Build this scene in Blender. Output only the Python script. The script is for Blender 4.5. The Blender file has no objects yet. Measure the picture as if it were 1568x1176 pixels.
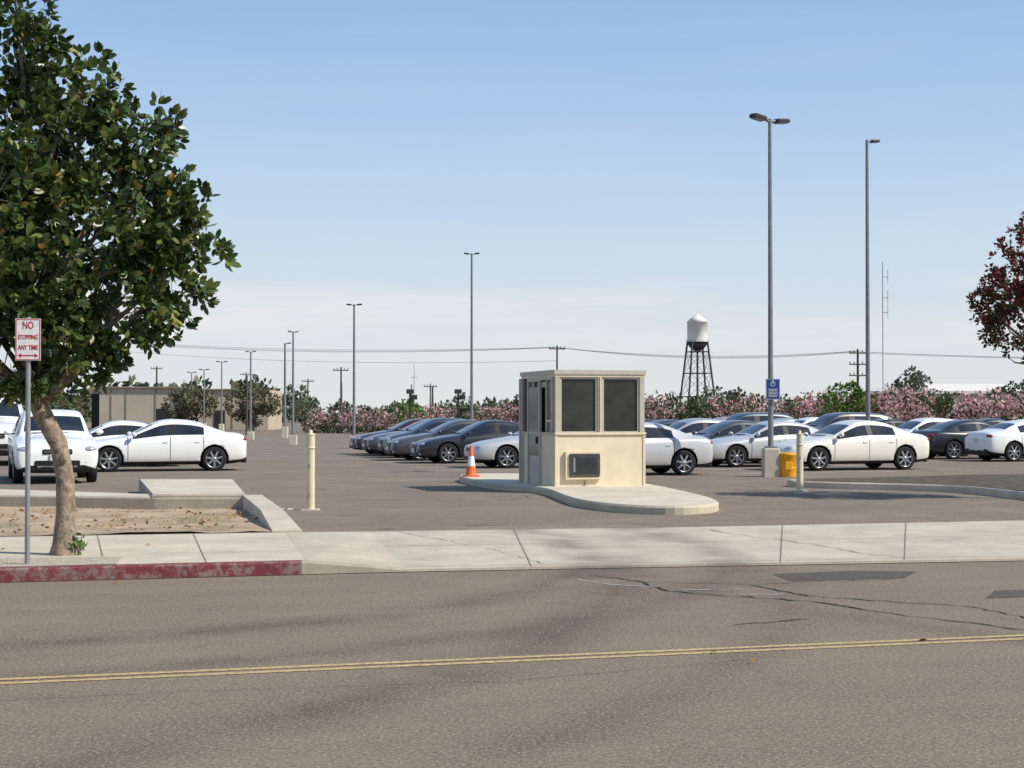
import bpy, math, random
import numpy as np
from mathutils import Vector, Matrix, noise
random.seed(7); rng=np.random.default_rng(7)
scene=bpy.context.scene
R=math.radians
# ------------------------------------------------------------------ materials
def base_mat(name):
    m=bpy.data.materials.new(name); m.use_nodes=True
    nt=m.node_tree; b=nt.nodes['Principled BSDF']
    return m,nt,b
def N(nt,t,**k):
    n=nt.nodes.new(t)
    for a,v in k.items(): setattr(n,a,v)
    return n
def math_n(nt,op,a,b=None,c=None,clamp=False):
    n=nt.nodes.new('ShaderNodeMath'); n.operation=op; n.use_clamp=clamp
    for i,v in enumerate((a,b,c)):
        if v is None: continue
        if isinstance(v,(int,float)): n.inputs[i].default_value=v
        else: nt.links.new(v,n.inputs[i])
    return n.outputs[0]
def mixc(nt,f,a,b,mode='MIX'):
    n=nt.nodes.new('ShaderNodeMix'); n.data_type='RGBA'; n.blend_type=mode
    for s,v in ((n.inputs[0],f),(n.inputs[6],a),(n.inputs[7],b)):
        if isinstance(v,(int,float)): s.default_value=v
        elif isinstance(v,(tuple,list)): s.default_value=(*v[:3],1)
        else: nt.links.new(v,s)
    return n.outputs[2]
def noise_n(nt,vec,scale,detail=4,rough=.55):
    n=nt.nodes.new('ShaderNodeTexNoise'); n.inputs['Scale'].default_value=scale
    n.inputs['Detail'].default_value=detail; n.inputs['Roughness'].default_value=rough
    if vec is not None: nt.links.new(vec,n.inputs['Vector'])
    return n.outputs['Fac']
def ramp(nt,v,a,b,lo=0.,hi=1.):
    n=nt.nodes.new('ShaderNodeMapRange'); n.inputs[1].default_value=a; n.inputs[2].default_value=b
    n.inputs[3].default_value=lo; n.inputs[4].default_value=hi
    nt.links.new(v,n.inputs[0]); return n.outputs[0]
def bump(nt,b,h,s=.3,d=.01):
    n=nt.nodes.new('ShaderNodeBump'); n.inputs['Strength'].default_value=s; n.inputs['Distance'].default_value=d
    nt.links.new(h,n.inputs['Height']); nt.links.new(n.outputs[0],b.inputs['Normal'])
def pos(nt):
    return nt.nodes.new('ShaderNodeNewGeometry').outputs['Position']
def mapping(nt,v,scale=(1,1,1),rot=(0,0,0)):
    n=nt.nodes.new('ShaderNodeMapping'); n.inputs['Scale'].default_value=scale; n.inputs['Rotation'].default_value=rot
    nt.links.new(v,n.inputs['Vector']); return n.outputs[0]
def mat(name,col,rough=.7,var=.15,scale=6.,metal=0.,spec=.3,bmp=0.,coord='Object',fine=0):
    m,nt,b=base_mat(name)
    tc=nt.nodes.new('ShaderNodeTexCoord').outputs['Object'] if coord=='Object' else pos(nt)
    f=noise_n(nt,tc,scale)
    d=[c*(1-var*1.6) for c in col]; l=[min(1,c*(1+var*1.2)) for c in col]
    c=mixc(nt,ramp(nt,f,.3,.7),d,l)
    if fine:
        f2=noise_n(nt,tc,fine,2); c=mixc(nt,ramp(nt,f2,.35,.65),mixc(nt,1.,c,(.72,.72,.72),'MULTIPLY'),c)
    nt.links.new(c,b.inputs['Base Color'])
    b.inputs['Roughness'].default_value=rough; b.inputs['Metallic'].default_value=metal
    b.inputs['Specular IOR Level'].default_value=spec
    if bmp: bump(nt,b,f,bmp,.02)
    return m
def leafmat(name,cols,rough=.45,spec=.4,trans=0.15):
    m,nt,b=base_mat(name)
    g=nt.nodes.new('ShaderNodeNewGeometry')
    cr=nt.nodes.new('ShaderNodeValToRGB'); nt.links.new(g.outputs['Random Per Island'],cr.inputs[0])
    el=cr.color_ramp.elements
    while len(el)<len(cols): el.new(.5)
    for e,(p,c) in zip(el,cols): e.position=p; e.color=(*c,1)
    f=ramp(nt,noise_n(nt,g.outputs['Position'],1.6,3),.3,.7,.65,1.3)
    vm=nt.nodes.new('ShaderNodeVectorMath'); vm.operation='SCALE'
    nt.links.new(cr.outputs[0],vm.inputs[0]); nt.links.new(f,vm.inputs['Scale'])
    nt.links.new(vm.outputs[0],b.inputs['Base Color'])
    b.inputs['Roughness'].default_value=rough; b.inputs['Specular IOR Level'].default_value=spec
    if trans:
        t=nt.nodes.new('ShaderNodeBsdfTranslucent'); nt.links.new(vm.outputs[0],t.inputs[0])
        mx=nt.nodes.new('ShaderNodeMixShader'); mx.inputs[0].default_value=trans
        nt.links.new(b.outputs[0],mx.inputs[1]); nt.links.new(t.outputs[0],mx.inputs[2])
        nt.links.new(mx.outputs[0],nt.nodes['Material Output'].inputs[0])
    return m
def asphalt(name,col,arcs=(),road_dir=.28,speck=.5,sand=0.,oil=0.):
    m,nt,b=base_mat(name); p=pos(nt)
    fine=noise_n(nt,p,38,3,.8); med=noise_n(nt,p,9,5,.7); big=noise_n(nt,p,.45,5,.65)
    st=noise_n(nt,mapping(nt,mapping(nt,p,(1,1,1),(0,0,-road_dir)),(.12,1.6,1)),1.0,6,.65)
    c=mixc(nt,ramp(nt,big,.3,.7),[x*.84 for x in col],[x*1.15 for x in col])
    c=mixc(nt,ramp(nt,st,.38,.66,0,.5),c,[x*.72 for x in col])
    c=mixc(nt,ramp(nt,med,.35,.7,0,.35),c,[x*1.45 for x in col])
    if sand: c=mixc(nt,ramp(nt,noise_n(nt,p,.33,6,.7),.5,.66,0,sand),c,(.30,.245,.18))
    if oil: c=mixc(nt,ramp(nt,noise_n(nt,p,1.3,4,.6),.60,.70,0,oil),c,[x*.4 for x in col])
    for (cx,cy,r,w,s) in arcs:
        vm=nt.nodes.new('ShaderNodeVectorMath'); vm.operation='DISTANCE'; nt.links.new(p,vm.inputs[0]); vm.inputs[1].default_value=(cx,cy,0)
        d=math_n(nt,'ABSOLUTE',math_n(nt,'SUBTRACT',vm.outputs['Value'],r))
        k=ramp(nt,d,0,w,s,0)
        k=math_n(nt,'MULTIPLY',k,ramp(nt,noise_n(nt,p,.7,5,.65),.3,.6))
        c=mixc(nt,k,c,[x*.42 for x in col])
    c=mixc(nt,ramp(nt,fine,.52,.68,0,speck),c,[min(1,x*2.5+.03) for x in col])
    c=mixc(nt,ramp(nt,fine,.32,.47,.9*speck,0),c,[x*.3 for x in col])
    nt.links.new(c,b.inputs['Base Color']); b.inputs['Roughness'].default_value=.9
    b.inputs['Specular IOR Level'].default_value=.15
    bump(nt,b,fine,.6,.014)
    return m
def concrete(name,col,stain=0.5,stainarcs=()):
    m,nt,b=base_mat(name); p=pos(nt)
    f=noise_n(nt,p,1.1,6,.6); g=noise_n(nt,p,40,3); h=noise_n(nt,p,6,5,.7)
    c=mixc(nt,ramp(nt,f,.3,.7),[x*.78 for x in col],[x*1.12 for x in col])
    c=mixc(nt,ramp(nt,h,.45,.75,0,stain),c,[x*.6 for x in col])
    c=mixc(nt,ramp(nt,g,.3,.6,.35,0),c,[x*.55 for x in col])
    for (cx,cy,r,w,s) in stainarcs:
        vm=nt.nodes.new('ShaderNodeVectorMath'); vm.operation='DISTANCE'; nt.links.new(p,vm.inputs[0]); vm.inputs[1].default_value=(cx,cy,0)
        d=math_n(nt,'ABSOLUTE',math_n(nt,'SUBTRACT',vm.outputs['Value'],r))
        k=math_n(nt,'MULTIPLY',ramp(nt,d,0,w,s,0),ramp(nt,noise_n(nt,p,1.2,4),.3,.6))
        c=mixc(nt,k,c,[x*.42 for x in col])
    nt.links.new(c,b.inputs['Base Color']); b.inputs['Roughness'].default_value=.85; b.inputs['Specular IOR Level'].default_value=.25
    bump(nt,b,g,.25,.008)
    return m
def worn(name,col,under,amt=.5,scale=14,rough=.7):
    m,nt,b=base_mat(name); p=pos(nt)
    f=noise_n(nt,p,scale,6,.75)
    c=mixc(nt,ramp(nt,f,amt,amt+.12),col,under)
    c=mixc(nt,ramp(nt,noise_n(nt,p,2,3),.3,.7,0,.3),c,[x*.6 for x in col])
    nt.links.new(c,b.inputs['Base Color']); b.inputs['Roughness'].default_value=rough
    return m
# ------------------------------------------------------------------ mesh builder
class MB:
    def __init__(s): s.v=[];s.f=[];s.m=[];s.s=[];s.M=Matrix()
    def add(s,vs,fs,m=0,smooth=False):
        o=len(s.v); M=s.M
        s.v+=[tuple(M@Vector(v)) for v in vs]
        for f in fs: s.f.append([i+o for i in f]); s.m.append(m); s.s.append(smooth)
    def box(s,c,d,m=0,rz=0,bev=0):
        x,y,z=[a/2 for a in d]; ca,sa=math.cos(rz),math.sin(rz)
        if bev:
            b=min(bev,x*.9,y*.9); ring=[(-x+b,-y),(x-b,-y),(x,-y+b),(x,y-b),(x-b,y),(-x+b,y),(-x,y-b),(-x,-y+b)]
            lv=[(-z,1),(z-b,1),(z,1-b/max(x,y))]
            vs=[]
            for zz,k in lv:
                for px,py in ring: vs.append((px*k,py*k,zz))
            fs=[[7,6,5,4,3,2,1,0],[16+i for i in range(8)]]
            for L in (0,8):
                for i in range(8): fs.append([L+i,L+(i+1)%8,L+8+(i+1)%8,L+8+i])
        else:
            vs=[(-x,-y,-z),(x,-y,-z),(x,y,-z),(-x,y,-z),(-x,-y,z),(x,-y,z),(x,y,z),(-x,y,z)]
            fs=[[3,2,1,0],[4,5,6,7],[0,1,5,4],[1,2,6,5],[2,3,7,6],[3,0,4,7]]
        s.add([(c[0]+a*ca-b_*sa,c[1]+a*sa+b_*ca,c[2]+g) for a,b_,g in vs],fs,m)
    def prism(s,poly,z0,z1,ms=0,mt=None,bev=0):
        if sum(poly[i-1][0]*poly[i][1]-poly[i][0]*poly[i-1][1] for i in range(len(poly)))<0: poly=poly[::-1]
        n=len(poly); z1s=z1 if isinstance(z1,(list,tuple)) else [z1]*n
        if mt is None: mt=ms
        if bev:
            inn=[]
            for i in range(n):
                a=Vector(poly[i-1]);b=Vector(poly[i]);c=Vector(poly[(i+1)%n])
                n1=Vector((-(b-a).y,(b-a).x)).normalized(); n2=Vector((-(c-b).y,(c-b).x)).normalized()
                q=b+(n1+n2).normalized()*bev; inn.append((q.x,q.y))
            vs=[(*p,z0) for p in poly]+[(*p,z-bev) for p,z in zip(poly,z1s)]+[(*p,z) for p,z in zip(inn,z1s)]
            fs=[[i,(i+1)%n,n+(i+1)%n,n+i] for i in range(n)]+[[n+i,n+(i+1)%n,2*n+(i+1)%n,2*n+i] for i in range(n)]
            s.add(vs,fs,ms); s.add([(*p,z) for p,z in zip(inn,z1s)],[list(range(n))],mt)
        else:
            s.add([(*p,z0) for p in poly]+[(*p,z) for p,z in zip(poly,z1s)],[[i,(i+1)%n,n+(i+1)%n,n+i] for i in range(n)],ms)
            s.add([(*p,z) for p,z in zip(poly,z1s)],[list(range(n))],mt)
    def tube(s,pts,rad,m=0,n=8,smooth=True,cap=True):
        pts=[Vector(p) for p in pts]
        if isinstance(rad,(int,float)): rad=[rad]*len(pts)
        vs=[]; up=Vector((0,0,1))
        for i,p in enumerate(pts):
            d=(pts[min(i+1,len(pts)-1)]-pts[max(i-1,0)]).normalized()
            ref=up if abs(d.z)<.9 else Vector((1,0,0))
            a=d.cross(ref).normalized(); b=d.cross(a).normalized()
            for k in range(n):
                t=2*math.pi*k/n; vs.append(p+(a*math.cos(t)+b*math.sin(t))*rad[i])
        fs=[]
        for i in range(len(pts)-1):
            for k in range(n): fs.append([i*n+k,i*n+(k+1)%n,(i+1)*n+(k+1)%n,(i+1)*n+k])
        s.add(vs,fs,m,smooth)
        if cap:
            s.add(vs[:n],[list(range(n))],m); s.add(vs[-n:],[list(range(n))[::-1]],m)
    def lathe(s,c,prof,m=0,n=20,axis='z',smooth=True):
        vs=[];L=len(prof)
        for k in range(n):
            t=2*math.pi*k/n
            for r,z in prof:
                if axis=='z': vs.append((c[0]+r*math.cos(t),c[1]+r*math.sin(t),c[2]+z))
                else: vs.append((c[0]+r*math.cos(t),c[1]+z,c[2]+r*math.sin(t)))
        fs=[[k*L+j,((k+1)%n)*L+j,((k+1)%n)*L+j+1,k*L+j+1] for k in range(n) for j in range(L-1)]
        s.add(vs,fs,m,smooth)
    def ellip(s,c,r,m=0,n=12):
        vs=[];h=n//2
        for j in range(h+1):
            ph=math.pi*j/h
            for k in range(n):
                t=2*math.pi*k/n; vs.append((c[0]+r[0]*math.sin(ph)*math.cos(t),c[1]+r[1]*math.sin(ph)*math.sin(t),c[2]+r[2]*math.cos(ph)))
        s.add(vs,[[j*n+k,(j+1)*n+k,(j+1)*n+(k+1)%n,j*n+(k+1)%n] for j in range(h) for k in range(n)],m,True)
    def mesh(s,name,mats):
        me=bpy.data.meshes.new(name); me.from_pydata(s.v,[],s.f)
        for m in mats: me.materials.append(m)
        me.polygons.foreach_set('material_index',s.m); me.polygons.foreach_set('use_smooth',s.s)
        me.update(); return me
    def build(s,name,mats,loc=(0,0,0),rz=0,parent=None):
        return obj(name,s.mesh(name,mats),loc,rz,parent)
def obj(name,me,loc=(0,0,0),rz=0,parent=None):
    o=bpy.data.objects.new(name,me); scene.collection.objects.link(o)
    o.location=loc; o.rotation_euler=(0,0,rz); o.parent=parent
    return o
def ribbon(mb,pts,w,z,m=0):
    vs=[];n=len(pts)
    for i in range(n):
        a=Vector(pts[max(i-1,0)]);b=Vector(pts[min(i+1,n-1)]); d=(b-a).normalized(); q=Vector((-d.y,d.x))
        ww=w[i] if isinstance(w,(list,tuple)) else w; p=Vector(pts[i]); zz=z(p) if callable(z) else z
        vs.append((*(p-q*ww/2),zz)); vs.append((*(p+q*ww/2),zz))
    mb.add(vs,[[2*i,2*i+2,2*i+3,2*i+1] for i in range(n-1)],m)
# ------------------------------------------------------------------ common mats
M_conc=concrete('concrete',(.62,.54,.42),.35)
M_conc2=concrete('concrete_apron',(.56,.485,.375),.45,((-7,20,7.9,.5,.6),(-7,20,9.5,.5,.5),(-14,18,15.1,.5,.7),(-14,18,16.7,.5,.6),(14,20,12.6,.5,.5)))
M_curbg=concrete('curb_concrete',(.44,.385,.30),.5)
M_joint=mat('joint_dark',(.22,.19,.155),.9)
M_red=worn('red_curb_paint',(.17,.024,.032),(.24,.17,.145),.47,9)
M_road=asphalt('street_asphalt',(.205,.163,.120),((-7,20,7.9,.5,.8),(-7,20,9.5,.45,.6),(-14,18,15.1,.6,.8),(-14,18,16.8,.45,.5),(16,22,15,.4,.4)),.28,.62,0,.2)
M_lot=asphalt('lot_asphalt',(.20,.160,.122),((-7,20,7.9,.3,.0),),.28,.45,.5,.45)
M_crack=mat('crack_fill',(.035,.032,.03),.9)
M_patch=asphalt('asphalt_patch',(.10,.085,.068))
M_yel=worn('yellow_line_paint',(.64,.44,.17),(.24,.19,.13),.47,22)
M_whl=worn('white_line_paint',(.68,.64,.58),(.22,.18,.14),.50,8)
M_metal=mat('galvanised_metal',(.30,.31,.31),.5,.1,4,.5)
M_polem=mat('pole_paint_grey',(.22,.225,.23),.5,.1,4,.3)
M_dark=mat('dark_metal_and_shade',(.03,.03,.03),.5)
M_wood=mat('wood_pole',(.09,.07,.055),.9)
# ------------------------------------------------------------------ ground
g=MB(); g.add([(-3000,-3000,-.02),(3000,-3000,-.02),(3000,3000,-.02),(-3000,3000,-.02)],[[0,1,2,3]])
g.build('ground',[mat('dry_ground',(.20,.165,.12),.95,.25,.05,coord='World')])
curb=[(-40,7.53),(-5.47,17.44),(-2.3,18.31),(-1.2,18.6),(1.65,19.15),(6.27,20.0),(45,27.2)]
back=[(-40,14.5),(-6.89,21.96),(-3.14,22.8),(-2.0,22.95),(2.05,23.7),(7.93,25.3),(45,35.6)]
g=MB(); g.add([(*p,0) for p in curb]+[(60,-30,0),(-60,-30,0)],[list(range(len(curb)+2))])
g.build('street',[M_road])
def lerp(a,b,t): return tuple(a[i]+(b[i]-a[i])*t for i in range(len(a)))
g=MB(); cin=[(x-.04,y+.16) for x,y in curb[:3]]
g.add([(*p,.14) for p in cin]+[(*p,.14) for p in back[:3][::-1]],[list(range(6))],0)
def joints(mb,a0,a1,b0,b1,n,z0,z1,mi=1,w=.014):
    for i in range(1,n):
        t=i/n; p=Vector((*lerp(a0,a1,t),z0)); q=Vector((*lerp(b0,b1,t),z1)); d=(q-p).normalized().cross(Vector((0,0,1)))*w/2
        up=Vector((0,0,.004)); mb.add([p-d+up,p+d+up,q+d+up,q-d+up],[[0,1,2,3]],mi)
joints(g,cin[1],cin[2],back[1],back[2],3,.14,.14); joints(g,cin[0],cin[1],back[0],back[1],30,.14,.14)
mid=[lerp(c,b,.30) for c,b in zip(cin,back[:3])]; ribbon(g,mid,.014,.1445,1)
g.build('sidewalk',[M_conc,M_joint])
# apron
g=MB(); fz=[.14,.03,.03,.03,.03]; fr=[cin[2]]+curb[3:]; bk=back[2:]
n=len(fr)
vs=[(*p,z) for p,z in zip(fr,fz)]+[(*p,.143) for p in bk]
g.add(vs,[[i,i+1,n+i+1,n+i] for i in range(n-1)],0)
g.add([(*p,z) for p,z in zip(fr,fz)]+[(*p,-.01) for p in fr],[[n+i,n+i+1,i+1,i] for i in range(n-1)],0)
joints(g,fr[1],fr[2],bk[1],bk[2],2,.03,.143); joints(g,fr[2],fr[3],bk[2],bk[3],3,.03,.143); joints(g,fr[3],fr[4],bk[3],bk[4],20,.03,.143)
m2=[lerp(c,b,.55) for c,b in zip(fr[1:],bk[1:])]; ribbon(g,m2,.014,.097,1)
m3=[lerp(c,b,.04) for c,b in zip(fr[1:],bk[1:])]; ribbon(g,m3,.015,.040,1)
def jag(pts,w,z,mb,step=.12,amp=.05,m=0):
    out=[];ws=[]
    for a,b in zip(pts[:-1],pts[1:]):
        L=math.dist(a,b);k=max(1,int(L/step))
        for i in range(k):
            p=lerp(a,b,i/k); out.append((p[0]+random.uniform(-amp,amp)*.6,p[1]+random.uniform(-amp,amp))); ws.append(w*random.uniform(.3,1.4))
    out.append(pts[-1]); ws.append(w*.3); ribbon(mb,out,ws,z,m)
def apz(p):
    t=(p.y-(18.84+.187*p.x))/(23.33-18.84+.02*p.x); return .03+.113*max(0,min(1,t))+.007
jag([(2.6,24.0),(3.0,23),(3.9,21.6),(4.4,20.4),(4.9,19.9)],.022,apz,g,.15,.05,1)
jag([(-1.6,22.9),(-.9,21.8),(-.2,20.6),(.4,19.1)],.014,apz,g,.15,.05,1)
jag([(3.9,21.6),(5.4,21.9),(6.4,22.6)],.012,apz,g,.15,.05,1); jag([(-.6,22.6),(.2,21.9),(1.0,21.7)],.012,apz,g,.15,.05,1)
g.build('driveway_apron',[M_conc2,M_joint])
# curb
g=MB()
def curbseg(mb,o,i,z0,z1,m):
    for a in range(len(o)-1):
        A,B,C,D=o[a],o[a+1],i[a+1],i[a]
        bz=.02
        va=[(*A,-.01),(*B,-.01),(*B,z1-bz),(*A,z0-bz)]
        ao=lerp(A,D,.15); bo=lerp(B,C,.15)
        mb.add(va+[(*ao,z0),(*bo,z1),(*C,z1),(*D,z0)],[[0,1,2,3],[3,2,5,4],[4,5,6,7]],m)
oc=[(x,y) for x,y in curb[:3]]; sp=lerp(oc[1],oc[2],.985); spi=lerp(cin[1],cin[2],.985)
curbseg(g,[oc[0],oc[1],sp],[cin[0],cin[1],spi],.146,.146,0)
curbseg(g,[sp,oc[2]],[spi,cin[2]],.146,.146,1)
curbseg(g,[oc[2],curb[3]],[cin[2],(curb[3][0]-.02,curb[3][1]+.1)],.146,.034,1)
g.build('curb',[M_red,M_curbg])
g=MB()
cl=[(-40,.48),(-3.44,10.98),(0,11.97),(4.13,13.16),(45,24.9)]
for off in (-.09,.09): ribbon(g,[(x,y+off) for x,y in cl],.085,.004,0)
g.build('center_line_marking',[M_yel])
g=MB()
jag([(.85,18.2),(1.35,17.5),(1.6,16.5),(2.9,15.6),(3.6,14.4),(4.35,13.5),(5.4,12.8)],.035,.006,g)
jag([(2.5,17.1),(2.9,16.1),(4.3,15.2),(4.6,14.0),(5.0,13.0)],.03,.006,g)
jag([(1.2,17.5),(2.5,17.2),(4.3,17.8)],.02,.006,g)
jag([(1.85,13.9),(2.6,14.3)],.02,.006,g)
jag([(-5,9.7),(-2,10.6),(0,11.0),(2,12.1)],.006,.006,g,.2,.02)
ribbon(g,[(x,y-.06) for x,y in curb],.05,.004,0)
g.build('asphalt_cracks',[M_crack])
g=MB(); 
for pts in ([(-6.5,30),(-3,29.3),(0,31.5),(.4,33)],[(4,30),(6,29),(8,27.5)],[(-9,36),(-5,35.5),(-2,38.5)],[(3.8,33),(5.5,35.5),(5.2,39)]): jag(pts,.02,.146,g,.25,.09)
g.build('parking_lot_cracks',[mat('lot_crack',(.09,.075,.06),.9)])
g=MB(); g.add([(*p,.003) for p in [(3.0,17.5),(4.3,17.9),(4.6,18.6),(3.9,18.7),(2.9,18.3)]],[[0,1,2,3,4]])
g.add([(*p,.0035) for p in [(4.6,15.9),(8.2,16.9),(8.6,17.6),(4.9,16.6)]],[[0,1,2,3]])
g.build('asphalt_patch',[M_patch])
g=MB(); jag([(1.75,16.7),(2.2,16.6),(2.35,16.75)],.03,.0065,g,.06,.03); jag([(2.25,16.2),(2.7,16.25)],.025,.0065,g,.06,.03); jag([(.7,17.7),(1.0,17.2),(1.5,16.9)],.02,.0065,g,.1,.02)
g.build('chalk_survey_marks',[M_whl])
# parking lot
g=MB(); g.add([(*p,.14) for p in back]+[(60,90,.14),(30,140,.14),(-40,175,.14),(-60,175,.14),(-60,30,.14)],[list(range(len(back)+5))])
g.add([(*p,.14) for p in back]+[(*p,-.01) for p in back],[[7+i,8+i,i+1,i] for i in range(6)])
g.build('parking_lot',[M_lot])
g=MB()
hd=Vector((-math.cos(R(17)),-math.sin(R(17)))); rowd=Vector((-math.sin(R(17)),math.cos(R(17))))
def stalls(o,k):
    for i in range(k):
        a=Vector(o)+rowd*2.85*i; b=a-hd*5.0; ribbon(g,[tuple(a),tuple(b)],.14,.145)
stalls((-2.2,47.2),32); stalls((6.4,45.2),16); stalls((-17,45),30); stalls((-10.5,58),22)
g.build('parking_stall_lines',[M_whl])
# ------------------------------------------------------------------ left planting bed & walls
M_dirt,nt,b=base_mat('dirt'); p_=pos(nt)
c=mixc(nt,ramp(nt,noise_n(nt,p_,1.1,5,.6),.35,.65),(.33,.24,.155),(.56,.40,.26))
c=mixc(nt,ramp(nt,noise_n(nt,p_,1.7,6,.7),.50,.64,0,.7),c,(.19,.17,.085))
c=mixc(nt,ramp(nt,noise_n(nt,p_,30,3,.7),.3,.55,.3,0),c,(.20,.145,.09))
nt.links.new(c,b.inputs['Base Color']); b.inputs['Roughness'].default_value=.95; bump(nt,b,noise_n(nt,p_,14,5,.7),.3,.03)
g=MB()
gx=[];nx,ny=60,14
for j in range(ny+1):
    for i in range(nx+1):
        t=i/nx; x0=-20+(20-3.35)*t; f=(x0,22.05+(x0+6.9)*.222); b_=(-20+15.5*t,29.9+(28.0-29.9)*max(0,((-20+15.5*t)+9.6)/5.1) if (-20+15.5*t)>-9.6 else 29.9)
        p=lerp(f,b_,j/ny); h=.15+.05*noise.noise(Vector((p[0]*.9,p[1]*.9,0)))+.03*noise.noise(Vector((p[0]*4,p[1]*4,3)))
        gx.append((*p,max(.146,h)))
g.add(gx,[[j*(nx+1)+i,j*(nx+1)+i+1,(j+1)*(nx+1)+i+1,(j+1)*(nx+1)+i] for j in range(ny) for i in range(nx)],0,True)
g.build('planting_bed',[M_dirt])
g=MB()
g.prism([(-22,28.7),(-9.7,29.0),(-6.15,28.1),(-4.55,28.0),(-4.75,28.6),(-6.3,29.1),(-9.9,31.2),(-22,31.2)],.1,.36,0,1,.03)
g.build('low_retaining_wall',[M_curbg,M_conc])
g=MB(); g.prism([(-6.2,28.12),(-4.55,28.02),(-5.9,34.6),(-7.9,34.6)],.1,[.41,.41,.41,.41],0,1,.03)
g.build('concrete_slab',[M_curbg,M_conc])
g=MB()
g.add([(-4.62,28.05,.4),(-4.3,28.1,.4),(-3.5,25,.33),(-2.95,22.95,.16),(-3.35,22.85,.16),(-3.85,25,.33)]+[(-4.62,28.05,.1),(-4.25,28.1,.1),(-3.45,25,.1),(-2.9,22.95,.1),(-3.35,22.85,.1),(-3.85,25,.1)],
 [[0,5,2,1],[5,4,3,2],[6,0,1,7][::-1],[7,1,2,8][::-1],[8,2,3,9][::-1],[9,3,4,10][::-1],[10,4,5,11][::-1],[11,5,0,6][::-1]])
g.build('sloped_curb',[M_conc])
g=MB(); g.add([(*p,.1465) for p in [(-12,15.75),(-5.2,17.7),(-4.35,17.98),(-4.5,18.9),(-5.7,18.75),(-12,16.9)]],[list(range(6))])
g.build('gravel_strip',[mat('gravel',(.48,.42,.32),.95,.35,45,bmp=1,coord='World')])
# ------------------------------------------------------------------ island
isl=[(.25,34.6),(.6,33.6),(.82,32),(.95,30.3),(1.15,28.9),(1.5,27.7),(2.1,26.9),(2.75,26.65),(3.3,27.1),(3.6,28.1),(3.6,29.6),(3.4,31.8),(3.15,34),(2.7,36.3),(1.9,38.8),(1.0,41),(-.4,41.6),(-1.15,41),(-1.35,39.8),(-1.0,37.8),(-.3,35.2)]
def smoothpoly(p,it=2):
    for _ in range(it):
        q=[]
        for i in range(len(p)):
            a=p[i];b=p[(i+1)%len(p)]; q+= [lerp(a,b,.25),lerp(a,b,.75)]
        p=q
    return p
g=MB(); g.prism(smoothpoly(isl),.13,.285,0,1,.035)
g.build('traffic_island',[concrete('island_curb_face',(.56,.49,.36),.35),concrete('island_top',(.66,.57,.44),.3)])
pl=smoothpoly([(6.15,37.6),(6.4,36.3),(9.2,34.8),(9.7,32.5),(9.9,29.8),(11,28.6),(20,30),(20,40),(12,41),(9,38.6)],2)
inn=[(x+(12.5-x)*.035,y+(35-y)*.04) for x,y in pl]
g=MB(); g.prism(pl,.13,.29,0,0,.03); g.build('planter_curb',[M_conc])
g=MB(); g.prism(inn,.28,.30,0); g.build('planter_soil',[mat('planter_soil',(.10,.08,.05),.95,.4,3,bmp=.5,coord='World')])
# ------------------------------------------------------------------ booth
M_bwall=mat('booth_cream_paint',(.70,.60,.43),.55,.06,2.2)
M_bfr=mat('booth_frame_beige',(.47,.43,.36),.5,.06,3)
M_bgl,nt,b=base_mat('booth_tinted_glass'); b.inputs['Roughness'].default_value=.18
f=noise_n(nt,pos(nt),2.5,3); nt.links.new(mixc(nt,ramp(nt,f,.3,.7),(.018,.018,.017),(.04,.04,.034)),b.inputs['Base Color'])
M_grill=mat('vent_grille',(.05,.055,.055),.6)
g=MB(); W,D=1.98,2.35; z0,z1=.14,2.66; sill=1.38
g.box((W/2,D/2,(z0+sill)/2),(W,D,sill-z0),0)
g.box((W/2,D/2,(sill+z1)/2),(W-.14,D-.14,z1-sill-.02),2)
g.box((W/2,D/2,z1+.0),(W+.06,D+.06,.09),1); g.box((W/2,D/2,z1-.07),(W+.01,D+.01,.06),0)
for x,y in ((.05,.05),(W-.05,.05),(.05,D-.05),(W-.05,D-.05)): g.box((x,y,(sill+z1-.1)/2),(.1,.1,z1-sill-.1),1)
g.box((W/2+.0,.045,(sill+z1-.1)/2),(.09,.09,z1-sill-.1),1)
g.box((W/2,-.004,(sill+z1-.1)/2+.0),(.02,.03,z1-sill-.1),0)
def frame(x0,x1,a,b2,yy,t=.045,m=1):
    g.box(((x0+x1)/2,yy,a+t/2),(x1-x0,.05,t),m); g.box(((x0+x1)/2,yy,b2-t/2),(x1-x0,.05,t),m)
    g.box((x0+t/2,yy,(a+b2)/2),(t,.05,b2-a-2*t),m); g.box((x1-t/2,yy,(a+b2)/2),(t,.05,b2-a-2*t),m)
frame(.1,W/2-.045,sill,z1-.1,.052); frame(W/2+.045,W-.1,sill,z1-.1,.052)
g.box((W/2,-.012,sill),(W+.03,.05,.05),0); g.box((-.012,D/2,sill),(.05,D+.03,.045),1); g.box((W+.012,D/2,sill),(.05,D+.03,.045),1)
for x in (.012,W-.012): g.box((x,-.008,(z0+sill)/2),(.05,.02,sill-z0-.06),0)
ax0,ax1,az0,az1=.2,.98,.43,1.0
g.box(((ax0+ax1)/2,-.03,az1-.02),(ax1-ax0,.10,.04),0); g.box(((ax0+ax1)/2,-.03,az0+.02),(ax1-ax0,.10,.04),0)
g.box((ax0+.04,-.03,(az0+az1)/2),(.08,.10,az1-az0-.08),0); g.box((ax1-.02,-.03,(az0+az1)/2),(.04,.10,az1-az0-.08),0)
g.box(((ax0+ax1)/2+.02,-.045,(az0+az1)/2+.02),(ax1-ax0-.12,.15,az1-az0-.14),3)
for i in range(9): g.box(((ax0+ax1)/2+.04,-.125,az0+.13+i*.04),(ax1-ax0-.28,.012,.010),3)
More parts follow.
